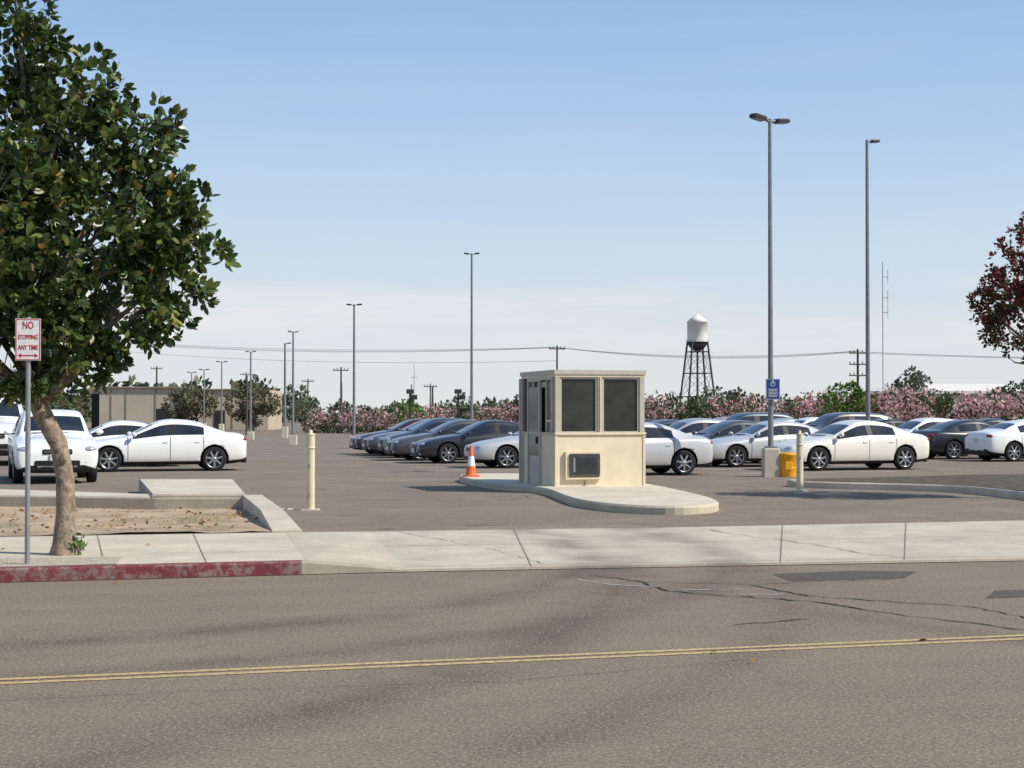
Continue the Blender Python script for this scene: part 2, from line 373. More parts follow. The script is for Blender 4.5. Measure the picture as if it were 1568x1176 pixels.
g.box((ax0+.17,-.125,.73),(.04,.014,.30),4)
g.box(((ax0+ax1)/2+.05,-.02,az0-.16),(.012,.012,.25),3)
def sidebox(y0,y1,a,b2,t,m,xo=-.015):
    g.box((xo,(y0+y1)/2,(a+b2)/2),(t,y1-y0,b2-a),m)
for (y0,y1,a,b2) in ((.12,.17,sill+.03,z1-.1),(.95,1.03,z0+.05,z1-.1),(1.75,1.83,z0+.05,z1-.1),(2.2,2.3,z0+.05,z1-.1),(.5,.54,sill+.03,z1-.1)):
    sidebox(y0,y1,a,b2,.05,1)
sidebox(.17,.95,z1-.16,z1-.1,.05,1); sidebox(1.03,1.75,z1-.18,z1-.1,.04,1); sidebox(1.06,1.72,.9,z1-.3,.02,2,-.022)
sidebox(.2,.5,1.62,1.66,.05,0); sidebox(1.1,1.7,z0+.1,.85,.02,1,-.012)
sidebox(1.12,1.16,1.15,1.3,.05,3,-.04)
g.tube([(-.05,D-.05,z0),(-.05,D-.05,z1-.1)],.03,1)
g.build('ticket_booth',[M_bwall,M_bfr,M_bgl,M_grill,M_metal],(.9,33.85,0),R(17))
# ------------------------------------------------------------------ bollards
M_boll=worn('cream_yellow_paint',(.68,.60,.40),(.38,.30,.2),.58,5)
def bollard(loc,h):
    g=MB(); g.tube([(0,0,0),(0,0,h-.1)],.072,0,14); g.lathe((0,0,h-.1),[(.072,0),(.078,.005),(.078,.03),(.03,.04),(.03,.09),(.0,.1)],0,14)
    g.box((0,0,.01),(.3,.3,.02),1); g.box((-.02,-.07,h*.55),(.05,.03,.06),2)
    g.lathe((0,0,h-.33),[(.073,0),(.078,.0),(.078,.04),(.073,.04)],0,14)
    return g.build('bollard',[M_boll,M_conc,M_metal],loc)
bollard((-3.45,28.0,.14),1.38); bollard((6.13,34.8,.14),1.3)
g=MB(); 
for dx in (.0,.18,.34,.5): g.add([(-4.35+dx,27.9,.146),(-4.25+dx,27.9,.146),(-4.3+dx,28.5,.146),(-4.4+dx,28.5,.146)],[[0,1,2,3]])
g.build('pavement_marking',[M_whl])
g=MB(); g.lathe((0,0,.03),[(.145,0),(.13,.02),(.1,.22)],0,18); g.lathe((0,0,.03),[(.1,.22),(.065,.46)],1,18); g.lathe((0,0,.03),[(.065,.46),(.03,.70),(.022,.72),(0,.72)],0,18)
g.box((0,0,.018),(.38,.38,.036),2,.3,.03)
g.build('traffic_cone',[mat('cone_orange',(.80,.13,.03),.5,.08),mat('cone_white_band',(.75,.75,.72),.5,.05),mat('cone_base',(.55,.10,.03),.7,.2)],(-.98,39.2,.285))
# ------------------------------------------------------------------ lamps
def lamp(loc,h,heads=2,base=True,r=.075,yaw=0,hs=1.,bh=.75):
    g=MB()
    if base: g.box((0,0,bh/2),(.43,.43,bh),1,0,.03); g.box((0,0,bh+.02),(.28,.28,.05),0)
    g.tube([(0,0,bh if base else 0),(0,0,h*.5),(0,0,h)],[r,r*.82,r*.62],0,10)
    g.box((0,-r,2.6),(.05,.05,.12),3)
    ang=[yaw] if heads==1 else [yaw,yaw+math.pi]
    for a in ang:
        c,s_=math.cos(a),math.sin(a)
        g.tube([(0,0,h-.08),(c*.25*hs,s_*.25*hs,h-.02)],.035*hs,0,6)
        g.M=Matrix.Translation((c*.45*hs,s_*.45*hs,h))@Matrix.Rotation(a,4,'Z')@Matrix.Rotation(R(-6),4,'Y')
        g.box((0,0,0),(.5*hs,.26*hs,.10*hs),2,0,.04); g.box((0,0,-.06*hs),(.36*hs,.2*hs,.03),3); g.M=Matrix()
    return g.build('street_lamp',[M_polem,M_conc,M_dark,M_metal],loc)
lamp((6.78,42.8,.14),9.4,2,yaw=R(40))
lamp((13.3,61,.14),11.9,1,yaw=R(35),r=.09,hs=.9)
lamp((-2.1,85,.14),10.0,2,hs=.6,r=.085)
lamp((-7.44,76.9,.14),6.8,2,hs=.55,bh=.6); lamp((-11.6,86.5,.14),6.0,2,yaw=.8,hs=.5,bh=.5); lamp((-15.3,110,.14),6.4,1,r=.1,hs=.6)
lamp((-16.6,103.7,.14),5.6,2,hs=.5,bh=.5); lamp((-24.9,140,.14),6.1,2,r=.08,hs=.7); lamp((-28.3,150,.14),5.7,2,r=.08,hs=.7); lamp((-31.4,160,.14),5.7,2,r=.08,hs=.7)
for x in (-6.25,-3.3):
    g=MB(); g.tube([(0,0,0),(0,0,3.1)],.06,0,8); g.box((.0,0,3.0),(.4,.3,.28),0,.3,.03); g.box((.28,0,2.65),(.3,.25,.3),0,.3,.03)
    g.build('floodlight_post',[M_dark],(x,100,.14))
M_blue=mat('sign_blue',(.02,.07,.25),.4,.05); M_wh=mat('sign_white',(.70,.69,.66),.45,.1,20); M_redp=mat('sign_red',(.45,.03,.04),.45,.05)
g=MB(); g.box((0,0,.27),(.37,.012,.54),0); 
g.box((0,-.008,.01),(.35,.004,.008),1); g.box((0,-.008,.53),(.35,.004,.008),1); g.box((-.17,-.008,.27),(.008,.004,.51),1); g.box((.17,-.008,.27),(.008,.004,.51),1)
g.lathe((0,-.009,.41),[(.05,-.001),(.065,-.001)],1,16,'y'); g.ellip((0,-.009,.49),(.018,.003,.018),1,8); g.box((0,-.009,.45),(.018,.004,.07),1)
for i in range(6): g.box((0,-.009,.27-i*.038),(.26-.05*(i%2),.004,.014),1)
g.box((0,.05,.27),(.05,.09,.05),2)
g.build('information_sign',[M_blue,M_wh,M_metal],(6.82,42.68,2.16),0)
g=MB(); g.lathe((0,0,0),[(.22,0),(.235,.03),(.255,.55),(.27,.56),(.27,.62),(.25,.63),(.24,.60),(0,.58)],0,20); g.box((0,-.25,.3),(.2,.04,.2),0,0,.02); g.lathe((0,0,.2),[(.24,0),(.252,.01),(.252,.05),(.243,.06)],0,20)
g.build('yellow_bin',[mat('bin_yellow',(.80,.38,.02),.45,.08)],(7.2,42.75,.14))
# ------------------------------------------------------------------ no stopping sign
g=MB(); g.tube([(0,0,0),(0,0,2.72)],.028,0,8)
g.box((.0,-.036,2.47),(.27,.008,.46),1,0,.0)
for (cx,cz,sx,sz) in ((0,2.25,.25,.008),(0,2.69,.25,.008),(-.125,2.47,.008,.43),(.125,2.47,.008,.43)): g.box((cx,-.0415,cz),(sx,.003,sz),2)
g.box((0,-.0415,2.295),(.15,.003,.012),2)
for sx in (-1,1): g.add([(sx*.11,-.0425,2.295),(sx*.07,-.0425,2.32),(sx*.07,-.0425,2.27)],[[0,1,2]],2)
sg=g.build('no_stopping_sign',[M_metal,M_wh,M_redp],(-5.32,17.95,.14),R(10))
def text(s,x,z,size):
    c=bpy.data.curves.new('t','FONT'); c.body=s; c.size=size; c.align_x='CENTER'; c.extrude=.001; c.offset=.0012
    o=bpy.data.objects.new('t',c); scene.collection.objects.link(o)
    dg=bpy.context.evaluated_depsgraph_get(); me=bpy.data.meshes.new_from_object(o.evaluated_get(dg)); bpy.data.objects.remove(o)
    me.materials.clear(); me.materials.append(M_redp)
    t=obj('lettering',me,(x,-.0425,z),0,sg); t.rotation_euler=(R(90),0,0); t.scale=(.76,1.15,1); return t
text('NO',0,2.59,.10); text('STOPPING',0,2.475,.060); text('ANY TIME',0,2.36,.062)
# ------------------------------------------------------------------ cars
M_tyre=mat('tyre_rubber',(.018,.018,.018),.85); M_rim=mat('alloy_rim',(.42,.43,.44),.3,.05,4,.8); M_plas=mat('black_trim',(.015,.015,.016),.5)
M_glass,nt,b=base_mat('car_glass'); b.inputs['Roughness'].default_value=.06; b.inputs['Specular IOR Level'].default_value=.9
nt.links.new(mixc(nt,ramp(nt,noise_n(nt,pos(nt),1.5),.35,.65),(.008,.01,.011),(.03,.035,.038)),b.inputs['Base Color'])
M_hl,nt,b=base_mat('headlight_lens'); b.inputs['Base Color'].default_value=(.45,.47,.5,1); b.inputs['Roughness'].default_value=.12; b.inputs['Metallic'].default_value=.4
M_tl,nt,b=base_mat('tail_light'); b.inputs['Base Color'].default_value=(.30,.01,.012,1); b.inputs['Roughness'].default_value=.15
M_plate=mat('licence_plate',(.6,.62,.66),.4,.1,30)
def paint(name,c,metal=.0):
    m,nt,b=base_mat(name)
    o=nt.nodes.new('ShaderNodeTexCoord').outputs['Object']
    sx=nt.nodes.new('ShaderNodeSeparateXYZ'); nt.links.new(o,sx.inputs[0])
    col=mixc(nt,ramp(nt,noise_n(nt,o,3,4),.3,.7,0,.12),c,[x*.75 for x in c])
    seam=None
    zok=math_n(nt,'MULTIPLY',math_n(nt,'GREATER_THAN',sx.outputs[2],.30),math_n(nt,'LESS_THAN',sx.outputs[2],.96))
    for x0 in (.92,-.22,-1.12):
        d=math_n(nt,'LESS_THAN',math_n(nt,'ABSOLUTE',math_n(nt,'SUBTRACT',sx.outputs[0],x0)),.011)
        seam=d if seam is None else math_n(nt,'MAXIMUM',seam,d)
    yok=math_n(nt,'GREATER_THAN',math_n(nt,'ABSOLUTE',sx.outputs[1]),.72)
    seam=math_n(nt,'MULTIPLY',math_n(nt,'MULTIPLY',seam,zok),yok)
    col=mixc(nt,seam,col,[x*.12 for x in c])
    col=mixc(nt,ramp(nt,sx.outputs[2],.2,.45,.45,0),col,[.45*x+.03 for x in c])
    nt.links.new(col,b.inputs['Base Color']); b.inputs['Roughness'].default_value=.35; b.inputs['Metallic'].default_value=metal
    b.inputs['Coat Weight'].default_value=.6; b.inputs['Coat Roughness'].default_value=.07
    return m
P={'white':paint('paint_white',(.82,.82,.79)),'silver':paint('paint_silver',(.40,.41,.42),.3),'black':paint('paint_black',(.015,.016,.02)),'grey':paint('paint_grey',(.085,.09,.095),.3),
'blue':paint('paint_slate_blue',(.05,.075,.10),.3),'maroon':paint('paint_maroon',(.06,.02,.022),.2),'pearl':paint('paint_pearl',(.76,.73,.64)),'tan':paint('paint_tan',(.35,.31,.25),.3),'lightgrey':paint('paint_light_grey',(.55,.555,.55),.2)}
def ring(x,zb,belt,top,w,rw):
    t=top-belt
    p=[(0,zb),(.8*w,zb),(.95*w,zb+.07),(w,zb+(belt-zb)*.5),(.995*w,zb+(belt-zb)*.78),(.97*w,belt-.01),(.93*w,belt+.02),
       (rw,top-min(.085,.5*t)),(rw-.045,top-min(.035,.3*t)),(rw*.55,top-min(.008,.08*t)),(0,top)]
    full=p+[(-a,b) for a,b in p[-2:0:-1]]
    return [(x,a,b) for a,b in full]
def carmesh(kind):
    if kind=='sedan':
        st=[(2.38,.30,.52,.55,.55,.44),(2.35,.22,.58,.63,.70,.56),(2.2,.18,.66,.73,.82,.66),(1.9,.17,.73,.83,.89,.72),(1.4,.17,.79,.91,.91,.74),(1.0,.17,.84,.965,.915,.75),
            (.90,.17,.85,.985,.915,.76),(.15,.17,.89,1.37,.915,.62),(-.05,.17,.90,1.42,.915,.60),(-.24,.17,.905,1.44,.915,.60),(-.33,.17,.91,1.445,.915,.60),(-.75,.17,.92,1.425,.915,.60),(-1.1,.17,.935,1.36,.915,.60),
            (-1.72,.17,.96,1.10,.91,.72),(-1.8,.18,.965,1.08,.905,.73),(-2.1,.2,.95,1.06,.88,.70),(-2.28,.25,.90,1.02,.83,.66),(-2.36,.32,.80,.86,.72,.6)]
        ws,wr,rs,rb,bp,sg_=6,7,12,13,(9,),(6,12)
        hl=(2.2,.60,.635,.13,.17,.065); tl=(-2.24,.64,.87,.1,.19,.075); wx=(1.42,-1.42); rr=.335
    elif kind=='hatch':
        st=[(2.12,.30,.55,.58,.55,.44),(2.09,.22,.62,.67,.68,.56),(1.95,.18,.70,.77,.80,.66),(1.65,.17,.78,.88,.86,.70),(1.3,.17,.84,.95,.87,.72),(1.1,.17,.87,.99,.87,.73),
            (1.0,.17,.88,1.01,.87,.74),(.3,.17,.92,1.42,.87,.61),(.1,.17,.93,1.47,.87,.60),(-.20,.17,.94,1.50,.87,.60),(-.29,.17,.94,1.50,.87,.60),(-.8,.17,.96,1.48,.87,.60),(-1.55,.17,.99,1.40,.87,.58),
            (-1.98,.2,1.0,1.10,.84,.68),(-2.03,.22,.99,1.06,.83,.67),(-2.08,.25,.90,.98,.80,.64),(-2.11,.3,.82,.86,.76,.6),(-2.12,.34,.70,.74,.70,.55)]
        ws,wr,rs,rb,bp,sg_=6,7,12,13,(9,),(6,11)
        hl=(1.95,.58,.69,.14,.17,.08); tl=(-1.98,.68,.92,.09,.12,.13); wx=(1.3,-1.28); rr=.32
    else:
        st=[(2.4,.35,.66,.70,.72,.58),(2.38,.27,.76,.83,.86,.70),(2.28,.25,.84,.94,.92,.75),(2.0,.24,.93,1.03,.94,.77),(1.6,.24,.98,1.08,.95,.78),(1.35,.24,1.01,1.11,.95,.79),
            (1.25,.24,1.02,1.14,.95,.80),(.60,.24,1.06,1.63,.95,.69),(.40,.24,1.07,1.68,.95,.68),(.0,.24,1.08,1.71,.95,.68),(-.1,.24,1.08,1.71,.95,.68),(-1.0,.24,1.09,1.71,.95,.68),(-2.05,.24,1.10,1.65,.95,.66),
            (-2.32,.26,1.10,1.22,.93,.74),(-2.35,.28,1.08,1.16,.92,.73),(-2.38,.3,1.0,1.05,.90,.7),(-2.4,.34,.85,.9,.86,.68),(-2.42,.38,.72,.76,.78,.6)]
        ws,wr,rs,rb,bp,sg_=6,7,12,13,(9,),(6,12)
        hl=(2.26,.70,.78,.14,.19,.085); tl=(-2.28,.80,1.0,.09,.1,.2); wx=(1.45,-1.42); rr=.36
    rings=[ring(*s_) for s_ in st]; n=len(rings[0])
    mb=MB(); vs=[v for r_ in rings for v in r_]; 
    for i in range(len(rings)-1):
        for k in range(n):
            kk=k if k<10 else n-1-k
            m=0
            if kk<=0: m=1
            if kk==6 and sg_[0]<=i<sg_[1]: m=2
            if kk==6 and i in bp: m=1
            if kk in (8,9) and (ws<=i<wr or rs<=i<rb): m=2
            if kk==1: m=1
            mb.f.append([i*n+k,(i+1)*n+k,(i+1)*n+(k+1)%n,i*n+(k+1)%n]); mb.m.append(m); mb.s.append(True)
    mb.v=vs
    mb.f.append(list(range(n))); mb.m.append(0); mb.s.append(True)
    L=len(rings); mb.f.append([(L-1)*n+k for k in range(n)][::-1]); mb.m.append(0); mb.s.append(True)
    mats=[P['white'],M_plas,M_glass,M_tyre,M_rim,M_hl,M_tl,M_plate]
    o=mb.build('tmp',mats); sb=o.modifiers.new('s','SUBSURF'); sb.levels=2; sb.render_levels=2
    cutters=[]
    for x in wx:
        for y in (1,-1):
            c=MB(); c.tube([(x,y*.56,rr+.01),(x,y*1.2,rr+.01)],rr+.055,1,28,False); co=c.build('cut',mats); cutters.append(co)
            bm_=o.modifiers.new('b','BOOLEAN'); bm_.object=co; bm_.solver='EXACT'
    bpy.context.view_layer.update(); dg=bpy.context.evaluated_depsgraph_get()
    me=bpy.data.meshes.new_from_object(o.evaluated_get(dg))
    out=MB(); out.v=[tuple(v.co) for v in me.vertices]
    for p in me.polygons: out.f.append(list(p.vertices)); out.m.append(p.material_index); out.s.append(p.use_smooth)
    for c in cutters+[o]: bpy.data.objects.remove(c)
    W=st[8][4]
    for x in wx:
        for sy in (1,-1):
            yo=sy*(W-.015); yi=sy*(W-.23)
            prof=[(rr-.11,yi),(rr-.02,yi),(rr,yi+sy*.03),(rr,yo-sy*.03),(rr-.02,yo),(rr-.09,yo),(rr-.105,yo-sy*.02)]
            out.lathe((x,0,rr),prof,3,28,'y')
            out.lathe((x,0,rr),[(rr-.085,yo-sy*.005),(rr-.105,yo-sy*.01),(rr-.115,yo-sy*.05)],4,28,'y')
            out.lathe((x,0,rr),[(rr-.09,yo-sy*.07),(0,yo-sy*.07)],1,20,'y')
            for k in range(7):
                a=2*math.pi*k/7+.2; c0,s0=math.cos(a),math.sin(a); r1=rr-.10
                out.add([(x+c0*.03-s0*.028,yo-sy*.015,rr+s0*.03+c0*.028),(x+c0*.03+s0*.028,yo-sy*.015,rr+s0*.03-c0*.028),(x+c0*r1+s0*.022,yo-sy*.02,rr+s0*r1-c0*.022),(x+c0*r1-s0*.022,yo-sy*.02,rr+s0*r1+c0*.022)],[[0,1,2,3]],4)
            out.ellip((x,yo-sy*.02,rr),(.05,.02,.05),4,10)
    for sy in (1,-1):
        out.ellip((hl[0],sy*hl[1],hl[2]),hl[3:],5,14); out.ellip((tl[0],sy*tl[1],tl[2]),tl[3:],6,14)
        mx=st[6][0]-.12; mz=st[6][3]+.03; out.ellip((mx-.02,sy*(W+.08),mz),(.07,.10,.065),0,12); out.box((mx,sy*(W-.02),mz-.03),(.05,.1,.03),1)
        for hx in (-.08,-.95): out.box((hx,sy*(W-.008),st[9][2]-.10),(.15,.03,.025),0,0,.01)
    fx=st[1][0]; bz=st[1][2]
    out.box((fx+.01,0,bz-.02),(.06,.66,.11),1,0,.02); out.box((fx+.025,0,bz-.28),(.05,1.0,.12),1,0,.02)
    out.box((fx+.042,0,bz-.02),(.012,.6,.014),4)
    out.box((fx+.055,0,bz-.15),(.02,.32,.15),7); out.box((st[-2][0]-.075,0,.72 if kind!='suv' else .85),(.03,.32,.15),7)
    out.box((st[-2][0]+.0,0,.30),(.12,1.3,.16),1,0,.03)
    for sy in(1,-1): out.ellip((fx-.03,sy*.62,bz-.27),(.05,.08,.05),5,10)
    for yy in (-.3,.1): out.box((st[6][0]+.0,yy,st[6][3]+.02),(.03,.45,.015),1,.1)
    return out.mesh('car_'+kind,mats)
CM={k:carmesh(k) for k in ('sedan','hatch','suv')}
def car(kind,col,x,y,ang,sc=1.,name='parked_car'):
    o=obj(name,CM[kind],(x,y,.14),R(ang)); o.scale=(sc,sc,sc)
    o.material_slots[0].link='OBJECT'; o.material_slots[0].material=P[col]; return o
H0=197
car('suv','white',-11.45,40.6,-71,1.03,'parked_suv')
car('sedan','white',-10.25,47.5,H0,1.04)
car('suv','white',-17.2,54,-73,1.3,'parked_suv')
car('sedan','white',-12.6,51.2,H0); car('sedan','black',-13.2,54.2,H0)
car('sedan','lightgrey',3.0,44.2,H0)
car('sedan','lightgrey',.95,50.6,H0); car('sedan','black',-1.0,55.2,H0); car('sedan','grey',-2.1,58.4,H0); car('hatch','blue',-2.9,61.8,H0); car('sedan','maroon',-4.2,67,H0)
car('sedan','grey',-3.5,64.6,H0)
for i in range(7): 
    x,y=8.0-.87*i,51.4+2.9*i
    car(['sedan','sedan','hatch','sedan'][i%4],['lightgrey','grey','silver','blue','black','white','tan'][i],x,y,H0)
car('sedan','pearl',9.9,48.4,H0+3,1.02)
car('sedan','white',18.3,57.2,H0+180); car('sedan','black',17.0,60.0,H0+180); car('hatch','white',15.9,63.2,H0)
for i in range(6): car(['sedan','suv','hatch'][i%3],['black','grey','white','silver','blue','tan'][i],14.9-.9*i,66.5+2.9*i,H0,name='parked_suv' if i%3==1 else 'parked_car')
for i in range(5): car('sedan',['white','silver','grey','white','black'][i],26-1*i,62+3*i,H0+180)
# ------------------------------------------------------------------ foliage helpers
def leaf_mesh(name,C,Dv,size,width,mats,mi=None,hexa=True,droop=0.):
    n=len(C); Dv=Dv/np.linalg.norm(Dv,axis=1,keepdims=True)
    r=rng.normal(size=(n,3)); S=np.cross(Dv,r); S/=np.linalg.norm(S,axis=1,keepdims=True)+1e-9
    Nn=np.cross(S,Dv); L=size*rng.uniform(.7,1.25,(n,1)); w=L*width
    if hexa:
        pts=[C,C+Dv*L*.35+S*w*.5+Nn*w*.12,C+Dv*L*.72+S*w*.42+Nn*w*.1,C+Dv*L,C+Dv*L*.72-S*w*.42+Nn*w*.1,C+Dv*L*.35-S*w*.5+Nn*w*.12]
    else: pts=[C,C+Dv*L*.5+S*w*.5,C+Dv*L,C+Dv*L*.5-S*w*.5]
    k=len(pts); V=np.stack(pts,1).reshape(-1,3).astype(np.float32)
    me=bpy.data.meshes.new(name); me.vertices.add(n*k); me.vertices.foreach_set('co',V.ravel())
    me.loops.add(n*k); me.loops.foreach_set('vertex_index',np.arange(n*k,dtype=np.int32))
    me.polygons.add(n); me.polygons.foreach_set('loop_start',np.arange(0,n*k,k,dtype=np.int32)); me.polygons.foreach_set('loop_total',np.full(n,k,dtype=np.int32))
    for m in mats: me.materials.append(m)
    if mi is not None: me.polygons.foreach_set('material_index',mi.astype(np.int32))
    me.update(calc_edges=True); me.validate(); return me
def crown(blobs,dens,per,spread=.09,gap=-.2,nscale=1.6,shell=(.72,1.06)):
    Cs=[];Ds=[]
    B=np.array(blobs)
    for (x,y,z,r) in blobs:
        k=int(dens*4*math.pi*r*r)
        for _ in range(k):
            d=rng.normal(size=3); d/=np.linalg.norm(d)
            q=rng.uniform(*shell) if rng.random()<.8 else rng.uniform(.25,.75)
            p=np.array((x,y,z))+d*r*q
            dd=np.linalg.norm(B[:,:3]-p,axis=1)/B[:,3]
            if (dd<.55).sum()>0 and rng.random()<.75: continue
            if noise.noise(Vector(p*nscale))<gap: continue
            cdir=d+np.array((0,0,.35))
            for _ in range(per):
                e=rng.normal(size=3); e/=np.linalg.norm(e)
                Cs.append(p+e*spread*.5*rng.random()); Ds.append(cdir*.55+e)
    return np.array(Cs),np.array(Ds)
M_bark=mat('bark',(.26,.20,.145),.9,.35,14,bmp=1.2)
bl=[(-.55,0,6.35,.48),(-1.13,.3,5.9,.85),(.12,-.1,5.55,.52),(-.38,0,4.85,.95),(.85,.1,5.05,.48),(.66,-.1,4.2,.80),(1.42,0,3.78,.46),(.12,-.3,3.5,.95),(1.15,.1,3.38,.60),
    (-.74,.1,3.8,1.1),(-.1,-.1,2.75,.55),(-.8,0,2.75,.65),(.6,0,3.0,.48),(.28,0,2.45,.32),(1.75,0,3.74,.15),(-1.9,0,4.7,1.15),(-2.0,0,3.6,.8),(-.4,1.0,4.3,.9),(.3,.9,3.6,.8),(-.5,-1.0,4.2,.8),(-.9,.8,5.3,.8),(.38,-.2,5.95,.20),(1.1,.0,4.72,.30),(1.3,0,4.28,.36),
    (-.15,-.35,2.40,.38),(-.75,-.3,2.35,.42),(-.45,-.5,2.6,.5),(-.4,-.45,2.2,.26),(.12,-.1,2.2,.24),(-1.5,0,2.7,.6),(.95,0,3.05,.40),(-.25,-.4,2.9,.5),(.5,0,5.3,.2),(1.2,0,5.2,.15),(.55,0,2.55,.2)]
C,Dv=crown(bl,26,11,.10,-.19,1.9,(.70,1.14))
print('leaves',len(C))
tree=bpy.data.objects.new('broadleaf_tree',None); scene.collection.objects.link(tree); tree.location=(-5.28,19.2,.14)
LM=leafmat('leaf_green',[(0,(.025,.052,.014)),(.45,(.050,.090,.022)),(.8,(.10,.145,.034)),(.95,(.22,.22,.055))],.34,.5,.22)
LB=leafmat('leaf_brown',[(0,(.26,.14,.035)),(1,(.42,.26,.07))],.6,.2)
mi=(rng.random(len(C))<.014).astype(int)
obj('foliage',leaf_mesh('tree_leaves',C-np.array((0,0,.14)),Dv,.13,.5,[LM,LB],mi),(0,0,0),0,tree)
g=MB(); g.tube([(0.03,0,-.02),(.02,0,.12),(.04,0,.5),(.03,0,.9),(-.05,0,1.3),(-.24,0,1.65),(-.38,0,2.0),(-.42,0,2.8)],[.20,.135,.112,.105,.105,.11,.105,.09],0,14)
for (x,y,z,r) in bl:
    if r<.4: continue
    s0=Vector((-.27,0,1.75)) if z<3.7 else Vector((-.42,0,2.7)); e=Vector((x,y,z-.14)); m_=s0.lerp(e,.5)+Vector((random.uniform(-.15,.15),random.uniform(-.15,.15),.1))
    g.tube([s0,m_,e,e+(e-m_)*.2],[.055,.036,.016,.006],0,7)
    for _ in range(5):
        d=Vector((random.gauss(0,1),random.gauss(0,1),random.gauss(.2,1))).normalized()*r*.75
        g.tube([e,e+d*.5+Vector((0,0,.05)),e+d],[.014,.009,.004],0,5)
g.ellip((.03,-.10,1.12),(.05,.03,.06),0)
g.build('trunk',[M_bark],parent=tree)
C=rng.normal(size=(35,3))*np.array((.05,.05,.05))+np.array((.20,-.05,.10)); D3=rng.normal(size=(35,3))+np.array((0,0,1.2))
obj('base_shoots',leaf_mesh('shoots',C,D3,.09,.5,[leafmat('shoot_leaf',[(0,(.08,.14,.03)),(1,(.12,.2,.04))])]),parent=tree)
# right tree (reddish)
bl=[(-1.0,0,3.75,.6),(-.6,0,4.4,.65),(0,0,4.9,.8),(-.9,.1,3.1,.5),(0,0,3.6,1.1),(.9,0,4.1,1.1),(.2,.9,4,.9),(.3,-.9,3.9,.8),(-.45,0,2.6,.42),(-1.45,0,3.6,.30),(.8,0,3,.7),(-.85,0,2.5,.25),(.2,0,2.5,.5),(-1.2,0,3.0,.25)]
C,Dv=crown(bl,34,12,.12,-.16,1.9,(.6,1.12))
tree2=bpy.data.objects.new('red_leaf_tree',None); scene.collection.objects.link(tree2); tree2.location=(10.55,31.5,.28)
RM=leafmat('leaf_red',[(0,(.09,.02,.02)),(.5,(.22,.045,.035)),(1,(.38,.11,.06))],.5,.3,.3); GM=leafmat('leaf_olive',[(0,(.035,.05,.02)),(1,(.10,.12,.04))],.5,.3)
mi=(rng.random(len(C))<np.clip((3.9-C[:,2])*.45+.25,.15,.8)).astype(int)
obj('foliage',leaf_mesh('red_tree_leaves',C,Dv,.095,.55,[RM,GM],mi,False),parent=tree2)
g=MB(); g.tube([(.1,0,-.1),(.1,0,1),(.05,0,2.2),(0,0,3.6)],[.12,.09,.07,.03],0,10)
for (x,y,z,r) in bl: g.tube([(.05,0,2.1),(x*.5,y*.5,z*.5+1.2),(x,y,z),(x*1.1,y*1.1,z+r*.3)],[.04,.03,.015,.005],0,6)
g.build('trunk',[M_bark],parent=tree2)
def blobtree(name,loc,blobs,size,mats,dens,mix=0,per=5,trunk=True,gap=-.25,hexa=False,ns=.6):
    C,Dv=crown(blobs,dens,per,size,gap,ns)
    e=bpy.data.objects.new(name,None); scene.collection.objects.link(e); e.location=loc
    mi=(rng.random(len(C))<mix).astype(int) if len(mats)>1 else None
    obj('foliage',leaf_mesh(name+'_leaves',C,Dv,size,.6,mats,mi,hexa),parent=e)
    if trunk:
        g=MB(); x,y,z,r=blobs[0]; g.tube([(0,0,-.1),(0,0,z*.5),(x,y,z)],[r*.12,r*.09,r*.04],0,8)
        for b_ in blobs[1:]: g.tube([(0,0,z*.5),(b_[0],b_[1],b_[2])],[r*.06,r*.02],0,6)
        g.build('trunk',[M_bark],parent=e)
    return e
HG=leafmat('hedge_leaf',[(0,(.05,.068,.026)),(.6,(.09,.115,.042)),(1,(.15,.17,.065))],.6,.2,.25); PK=leafmat('oleander_bloom',[(0,(.72,.36,.38)),(1,(.88,.62,.60))],.7,.1,.35)
DG=leafmat('distant_leaf',[(0,(.08,.105,.065)),(1,(.15,.18,.11))],.7,.1); OG=leafmat('dry_leaf',[(0,(.13,.115,.065)),(1,(.21,.18,.10))],.7,.1); BG=leafmat('bright_leaf',[(0,(.07,.13,.025)),(1,(.15,.26,.05))],.6,.2)
path=[(-17,140,1.9),(-8,130,2.0),(.8,120,2.3),(5,112,2.5),(9,105,2.9),(16.6,100,2.6),(21,97,3.1),(26,93,2.8),(30,90,2.7),(46,84,2.7)]
blobs=[]
for a,b2 in zip(path[:-1],path[1:]):
    L=math.dist(a[:2],b2[:2]);k=int(L/1.0)
    for i in range(k):
        p=lerp(a,b2,i/k); h=p[2]*random.uniform(.88,1.05); r=h*.45
        blobs.append((p[0]+random.uniform(-.3,.3),p[1]+random.uniform(-.6,.6),h-r+.1,r)); blobs.append((p[0],p[1]-.3,r*.8,r))
C,Dv=crown(blobs,6,6,.3,-.8,.5); fr_=(np.array([noise.noise(Vector(c*.4)) for c in C])>-.2)
pk=((rng.random(len(C))<np.where(C[:,0]>16,.70,.52))&fr_&(C[:,2]>.6)).astype(int)
print('hedge',len(C))
obj('oleander_hedge',leaf_mesh('hedge_leaves',C+np.array((0,0,.1)),Dv,.21,.6,[HG,PK],pk,False))
blobtree('green_tree',(19.6,96,.1),[(0,0,2.3,1.2),(-.8,0,1.8,1.0),(.9,0,1.9,1.0),(.3,0,2.9,.6)],.25,[BG],9)
blobtree('green_tree',(36.5,150,.1),[(0,0,4,1.3),(-1.2,0,3.2,1.1),(1.5,0,2.6,1.3),(.2,0,5,.8)],.4,[DG],5,gap=-.1)
blobtree('young_tree',(29.6,118,.1),[(0,0,3.8,.6),(-.5,0,3.1,.5),(.7,0,3.0,.6),(-.6,0,4.3,.35)],.25,[DG],7,gap=.0)
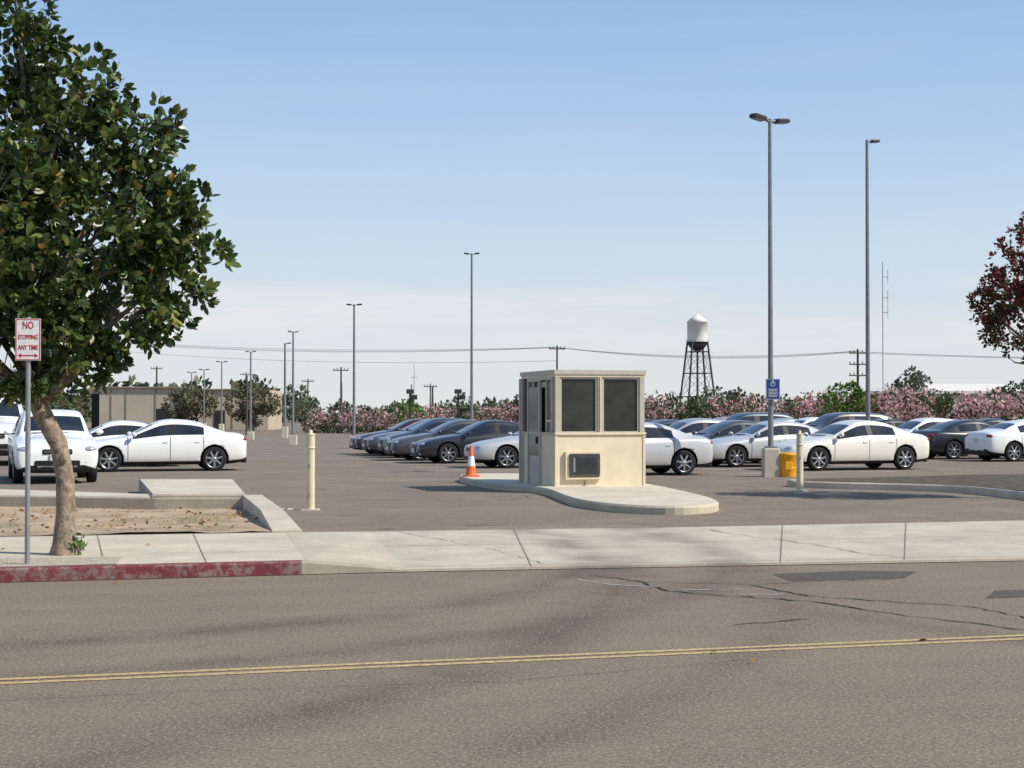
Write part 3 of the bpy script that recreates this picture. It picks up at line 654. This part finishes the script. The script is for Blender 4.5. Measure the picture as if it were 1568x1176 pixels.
blobtree('green_tree',(53,170,.1),[(0,0,3.4,1.6),(-2,0,2.8,1.5),(2,0,3,1.5)],.4,[DG],4)
for x,y,s_ in ((-31.2,158,1.25),(-24.6,155,1.3)):
    blobtree('round_tree',(x,y,.1),[(0,0,2.2*s_,1.2*s_),(-1*s_,0,1.9*s_,1.0*s_),(1*s_,0,2.0*s_,1.0*s_),(0,0,1.3*s_,.9*s_)],.35,[OG,DG],8,.4)
blobtree('small_tree',(-19,150,.1),[(0,0,1.6,1.0),(.9,0,1.2,.8)],.3,[OG,DG],6,.5); blobtree('small_tree',(-45,160,.1),[(0,0,2.2,1.6),(1.6,0,2,1.2),(-1.6,0,2.2,1.3)],.35,[OG,DG],5,.5)
blobtree('small_tree',(-8,125,.1),[(0,0,1.9,.8),(.7,0,1.5,.6)],.3,[BG],7); blobtree('small_tree',(-3.6,118,.1),[(0,0,2.4,.7),(.5,0,1.6,.8)],.3,[DG],7)
blobtree('small_tree',(13.5,110,.1),[(0,0,2.6,.8),(-.8,0,2.2,.7)],.3,[DG],7)
blobs=[]
for i in range(330):
    x=-200+i*1.5+random.uniform(-1,1); y=330+random.uniform(-25,25); h=random.uniform(1.8,4.2)+(1.6 if noise.noise(Vector((x*.05,1,0)))>.15 else 0)
    blobs.append((x,y,h*.55,h*.55))
for i in range(40):
    x=-62+i*.9+random.uniform(-.5,.5); blobs.append((x,200+random.uniform(-5,5),random.uniform(2.5,4.6),random.uniform(.9,1.4)))
C,Dv=crown(blobs,1.1,4,.9,-.5,.2)
obj('distant_tree_line',leaf_mesh('distant_leaves',C,Dv,.85,.7,[DG,OG],(rng.random(len(C))<.25).astype(int),False))
# ------------------------------------------------------------------ buildings
M_tilt=mat('tilt_up_wall',(.48,.42,.32),.85,.06,.4,coord='World'); M_tilt2=mat('tilt_up_wall_warm',(.46,.38,.28),.85,.06,.4,coord='World')
g=MB()
g.box((-34.6-2.8,170,2.25),(8.6,10,4.3),0); g.box((-28.9,170.3,2.15),(8.4,10,4.05),1)
g.box((-37.4,164.93,4.43),(8.8,.4,.14),2); g.box((-28.9,165.23,4.22),(8.4,.4,.12),2)
for x in (-40.5,-39,-36,-34.4): g.box((x,164.97,2.2),(.12,.06,4.1),2)
for x in (-31,-28.3,-26): g.box((x,165.27,2.1),(.1,.06,3.9),2)
g.box((-33.2,164.9,2.2),(.5,.5,4.2),2); g.box((-35.3,164.96,1.2),(1.3,.06,2.1),3); g.box((-29.6,165.26,1.1),(1.1,.06,2.0),3)
g.box((-42.4,168,3.9),(1.6,6,.3),2); g.box((-42.4,169,2),(1.2,4,3.6),3)  # canopy, and a dark block painting the shaded open bay below it
g.build('warehouse_building',[M_tilt,M_tilt2,mat('trim_dark_tan',(.28,.23,.17),.8),M_dark])  # third material: darker tan for coping, panel joints, pilaster and canopy
g=MB(); g.box((55,200,2.0),(22,12,4.2),0); g.box((55,200,4.3),(22.6,12.6,.3),1); g.add([(43.6,193.7,4.46),(66.4,193.7,4.46),(66.4,206,4.46),(43.6,206,4.46),(47,199,5.4),(63,199,5.4)],[[0,1,5,4],[2,3,4,5],[1,2,5],[3,0,4]],1)
for x in (47,51,55,59,63): g.box((x,193.95,2.4),(1.6,.08,1.4),2)
g.build('white_roof_building',[M_tilt,mat('white_roof',(.74,.69,.62),.7),M_dark])
# ------------------------------------------------------------------ water tower
g=MB(); M_ww=mat('tower_white',(.80,.77,.71),.5,.05,.5); M_wd=mat('tower_steel_and_bowl_shade',(.06,.055,.055),.7,.2,.5)
g.lathe((0,0,0),[(2.75,21.0),(2.75,26.3),(2.95,26.35),(1.6,27.6),(.3,28.5),(0,28.8)],0,32)
g.lathe((0,0,0),[(0,18.4),(.8,18.6),(1.8,19.3),(2.5,20.2),(2.76,21.0)],1,32)  # bowl under the tank: its shade is put in with the dark leg colour
g.lathe((0,0,0),[(2.76,20.9),(3.0,20.92),(3.0,21.05),(2.76,21.07)],1,32); g.tube([(0,0,28.6),(0,0,29.4)],.12,0,6)
for i in range(24):
    a=i*math.pi/12; g.tube([(2.98*math.cos(a),2.98*math.sin(a),21),(2.98*math.cos(a),2.98*math.sin(a),21.7)],.03,1,4)
def lp(k,z): 
    t=(21-z)/21; r=(2.75+(5.4-2.75)*t)*1.1; a=R(45+12)+k*math.pi/2; return (r*math.cos(a),r*math.sin(a),z)
for k in range(4):
    g.tube([lp(k,0),lp(k,21)],.26,1,8)
    lv=[0,6.3,12.6,18.4]
    for z in lv[1:]: g.tube([lp(k,z),lp(k+1,z)],.14,1,6)
    for a_,b_ in zip(lv[:-1],lv[1:]): g.tube([lp(k,a_),lp(k+1,b_)],.06,1,5); g.tube([lp(k+1,a_),lp(k,b_)],.06,1,5)
g.tube([(0,0,0),(0,0,18.5)],.28,1,8)
g.build('water_tower',[M_ww,M_wd],(50,440,0))
# ------------------------------------------------------------------ utility poles and lines
def upole(x,y,h,arms=1,r=.15):
    g=MB(); g.tube([(0,0,0),(0,0,h)],[r*1.2,r*.8],0,8)
    for i in range(arms):
        g.box((0,-.2,h-.4-i*1.1),(1.8,.12,.12),0,.1)
        for dx in (-.8,-.4,.4,.8): g.tube([(dx,-.2,h-.33-i*1.1),(dx,-.2,h-.12-i*1.1)],.05,0,6)
    return g.build('utility_pole',[M_wood],(x,y,0))
upole(4.97,180,9.3,1,.11); upole(33.9,160,8.1,3,.13); upole(-56.6,260,9.3); upole(-19.9,190,7.2,1,.11); upole(-7.3,150,4.3,0,.1); upole(-20.3,125,4.7,0,.08); upole(-70,240,13.6); upole(110,175,9,1)
upole(-44,270,8.6,1,.12); upole(-30,240,6.9,1,.12); upole(-24,230,6.2,0,.12); upole(-11,220,5.8,1,.1); upole(-16,260,6.4,0,.1); upole(76,210,6.8,1,.12)
g=MB()
def wire(a,b2,sag,r=.018):
    pts=[]
    for i in range(17):
        t=i/16; p=lerp(a,b2,t); pts.append((p[0],p[1],p[2]-sag*4*t*(1-t)))
    g.tube(pts,r,0,4,False)
for dx,dz in ((-.8,0),(.4,0),(.8,-.05)):
    wire((-70,240,13.4+dz),(4.97+dx*.3,180,9.1+dz),1.2+dx*.15); wire((4.97+dx*.3,180,9.1+dz),(33.9+dx*.3,160,7.9+dz),.8+dx*.1); wire((33.9,160,7.8+dz+dx*.1),(110,175,9+dz),1.0)
wire((-70,240,12.2),(4.97,180,7.6),1.2)
g.build('power_lines',[mat('wire_grey',(.14,.14,.15),.7)])
g=MB(); g.tube([(0,0,0),(0,0,12)],.03,0,6); 
for dz in (8.6,9.6,11): g.tube([(0,0,dz),(.35,0,dz)],.02,0,4); g.tube([(.35,0,dz-.4),(.35,0,dz+.5)],.02,0,4)
g.build('radio_antenna_mast',[M_metal],(25.0,110,0))
g=MB(); g.tube([(0,0,0),(0,0,6.2)],[.06,.02],0,6); g.tube([(-.3,0,5),(.3,0,5)],.02,0,4); g.build('antenna_mast',[M_polem],(-8.7,145,0))
# ------------------------------------------------------------------ litter
n=240; C=np.zeros((n,3)); 
C[:,0]=rng.uniform(-9,-3.9,n); C[:,1]=22.4+(C[:,0]+6.9)*.222+rng.random(n)**1.3*5.3; C[:,2]=.19
ex=np.array([(1.5,12.3,.012),(1.75,11.75,.012),(1.65,11.9,.012),(3.2,12.9,.012),(-4.2,17.2,.012),(-3.0,17.6,.012),(-6.2,20,.15),(-4.6,20.5,.15)])
C=np.vstack([C,ex]); D3=rng.normal(size=(len(C),3)); D3[:,2]*=.2
obj('fallen_leaves',leaf_mesh('litter',C,D3,.07,.5,[leafmat('dead_leaf',[(0,(.16,.08,.03)),(.6,(.28,.14,.05)),(1,(.42,.30,.16))],.8,.1,0)]))
n=9000; C=np.zeros((n,3)); C[:,0]=rng.uniform(-14,-4.3,n); C[:,1]=22.3+(C[:,0]+6.9)*.222+rng.random(n)*5.6
keep=np.array([noise.noise(Vector((c[0]*.55,c[1]*.7,5)))>.16 for c in C]); C=C[keep]; C[:,2]=.16; D3=rng.normal(size=C.shape)*.5+np.array((0,0,1.))
obj('dry_grass',leaf_mesh('dry_grass_blades',C,D3,.06,.14,[leafmat('dry_grass_blade',[(0,(.16,.16,.07)),(1,(.38,.32,.17))],.8,.1,0)],None,False))
# ------------------------------------------------------------------ light & sky
sd=Vector((2.65,-1.0,0)).normalized(); el=R(42)
sun=bpy.data.lights.new('sun','SUN'); sun.energy=5.0; sun.angle=R(.5); sun.color=(1,.94,.83)
so=bpy.data.objects.new('sun',sun); scene.collection.objects.link(so)
d=Vector((sd.x*math.cos(el),sd.y*math.cos(el),math.sin(el))); so.rotation_euler=(-d).to_track_quat('-Z','Y').to_euler(); so.location=(20,-10,30)
w=bpy.data.worlds.new('World'); scene.world=w; w.use_nodes=True; nt=w.node_tree; bg=nt.nodes['Background']
sky=nt.nodes.new('ShaderNodeTexSky'); sky.sky_type='NISHITA'; sky.sun_disc=False; sky.sun_elevation=el; sky.sun_rotation=math.atan2(sd.x,sd.y); sky.altitude=50; sky.air_density=1.; sky.dust_density=.6; sky.ozone_density=2.
tc=nt.nodes.new('ShaderNodeTexCoord').outputs['Generated']; sx=nt.nodes.new('ShaderNodeSeparateXYZ'); nt.links.new(tc,sx.inputs[0])
ST=.13
def lin(r,g_,b_): return tuple(((c/255)**2.2)/ST for c in (r,g_,b_))
hz=N(nt,'ShaderNodeValToRGB'); nt.links.new(sx.outputs[2],hz.inputs[0]); el_=hz.color_ramp.elements
el_[0].position=0; el_[0].color=(*[c*.1 for c in lin(224,228,228)],1); el_[1].position=1; el_[1].color=(*[c*.1 for c in lin(90,135,200)],1)
for p_,c_ in ((.05,(217,225,232)),(.10,(202,219,236)),(.17,(176,205,238)),(.26,(144,184,232))):
    e=el_.new(p_); e.color=(*[c*.1 for c in lin(*c_)],1)
vm=nt.nodes.new('ShaderNodeVectorMath'); vm.operation='SCALE'; nt.links.new(hz.outputs[0],vm.inputs[0]); vm.inputs['Scale'].default_value=10
base=mixc(nt,ramp(nt,sx.outputs[2],0,.6,.97,.6),sky.outputs[0],vm.outputs[0])
cn=noise_n(nt,mapping(nt,tc,(2.2,2.2,26)),1.6,6,.55)
band=math_n(nt,'MULTIPLY',ramp(nt,sx.outputs[2],.025,.055),ramp(nt,sx.outputs[2],.07,.085,1,0))
cf=math_n(nt,'MULTIPLY',ramp(nt,cn,.40,.62),math_n(nt,'ADD',math_n(nt,'MULTIPLY',band,.75),.05))
nt.links.new(mixc(nt,cf,base,lin(236,234,235)),bg.inputs[0]); bg.inputs[1].default_value=ST
# ------------------------------------------------------------------ camera
cam=bpy.data.cameras.new('camera'); co=bpy.data.objects.new('camera',cam); scene.collection.objects.link(co); scene.camera=co
cam.sensor_width=36; cam.lens=2500/1568*36; cam.clip_end=5000; co.location=(0,0,1.8); co.rotation_euler=(R(90+1.03),0,0)
scene.view_settings.view_transform='Standard'; scene.view_settings.look='None'; scene.view_settings.exposure=0
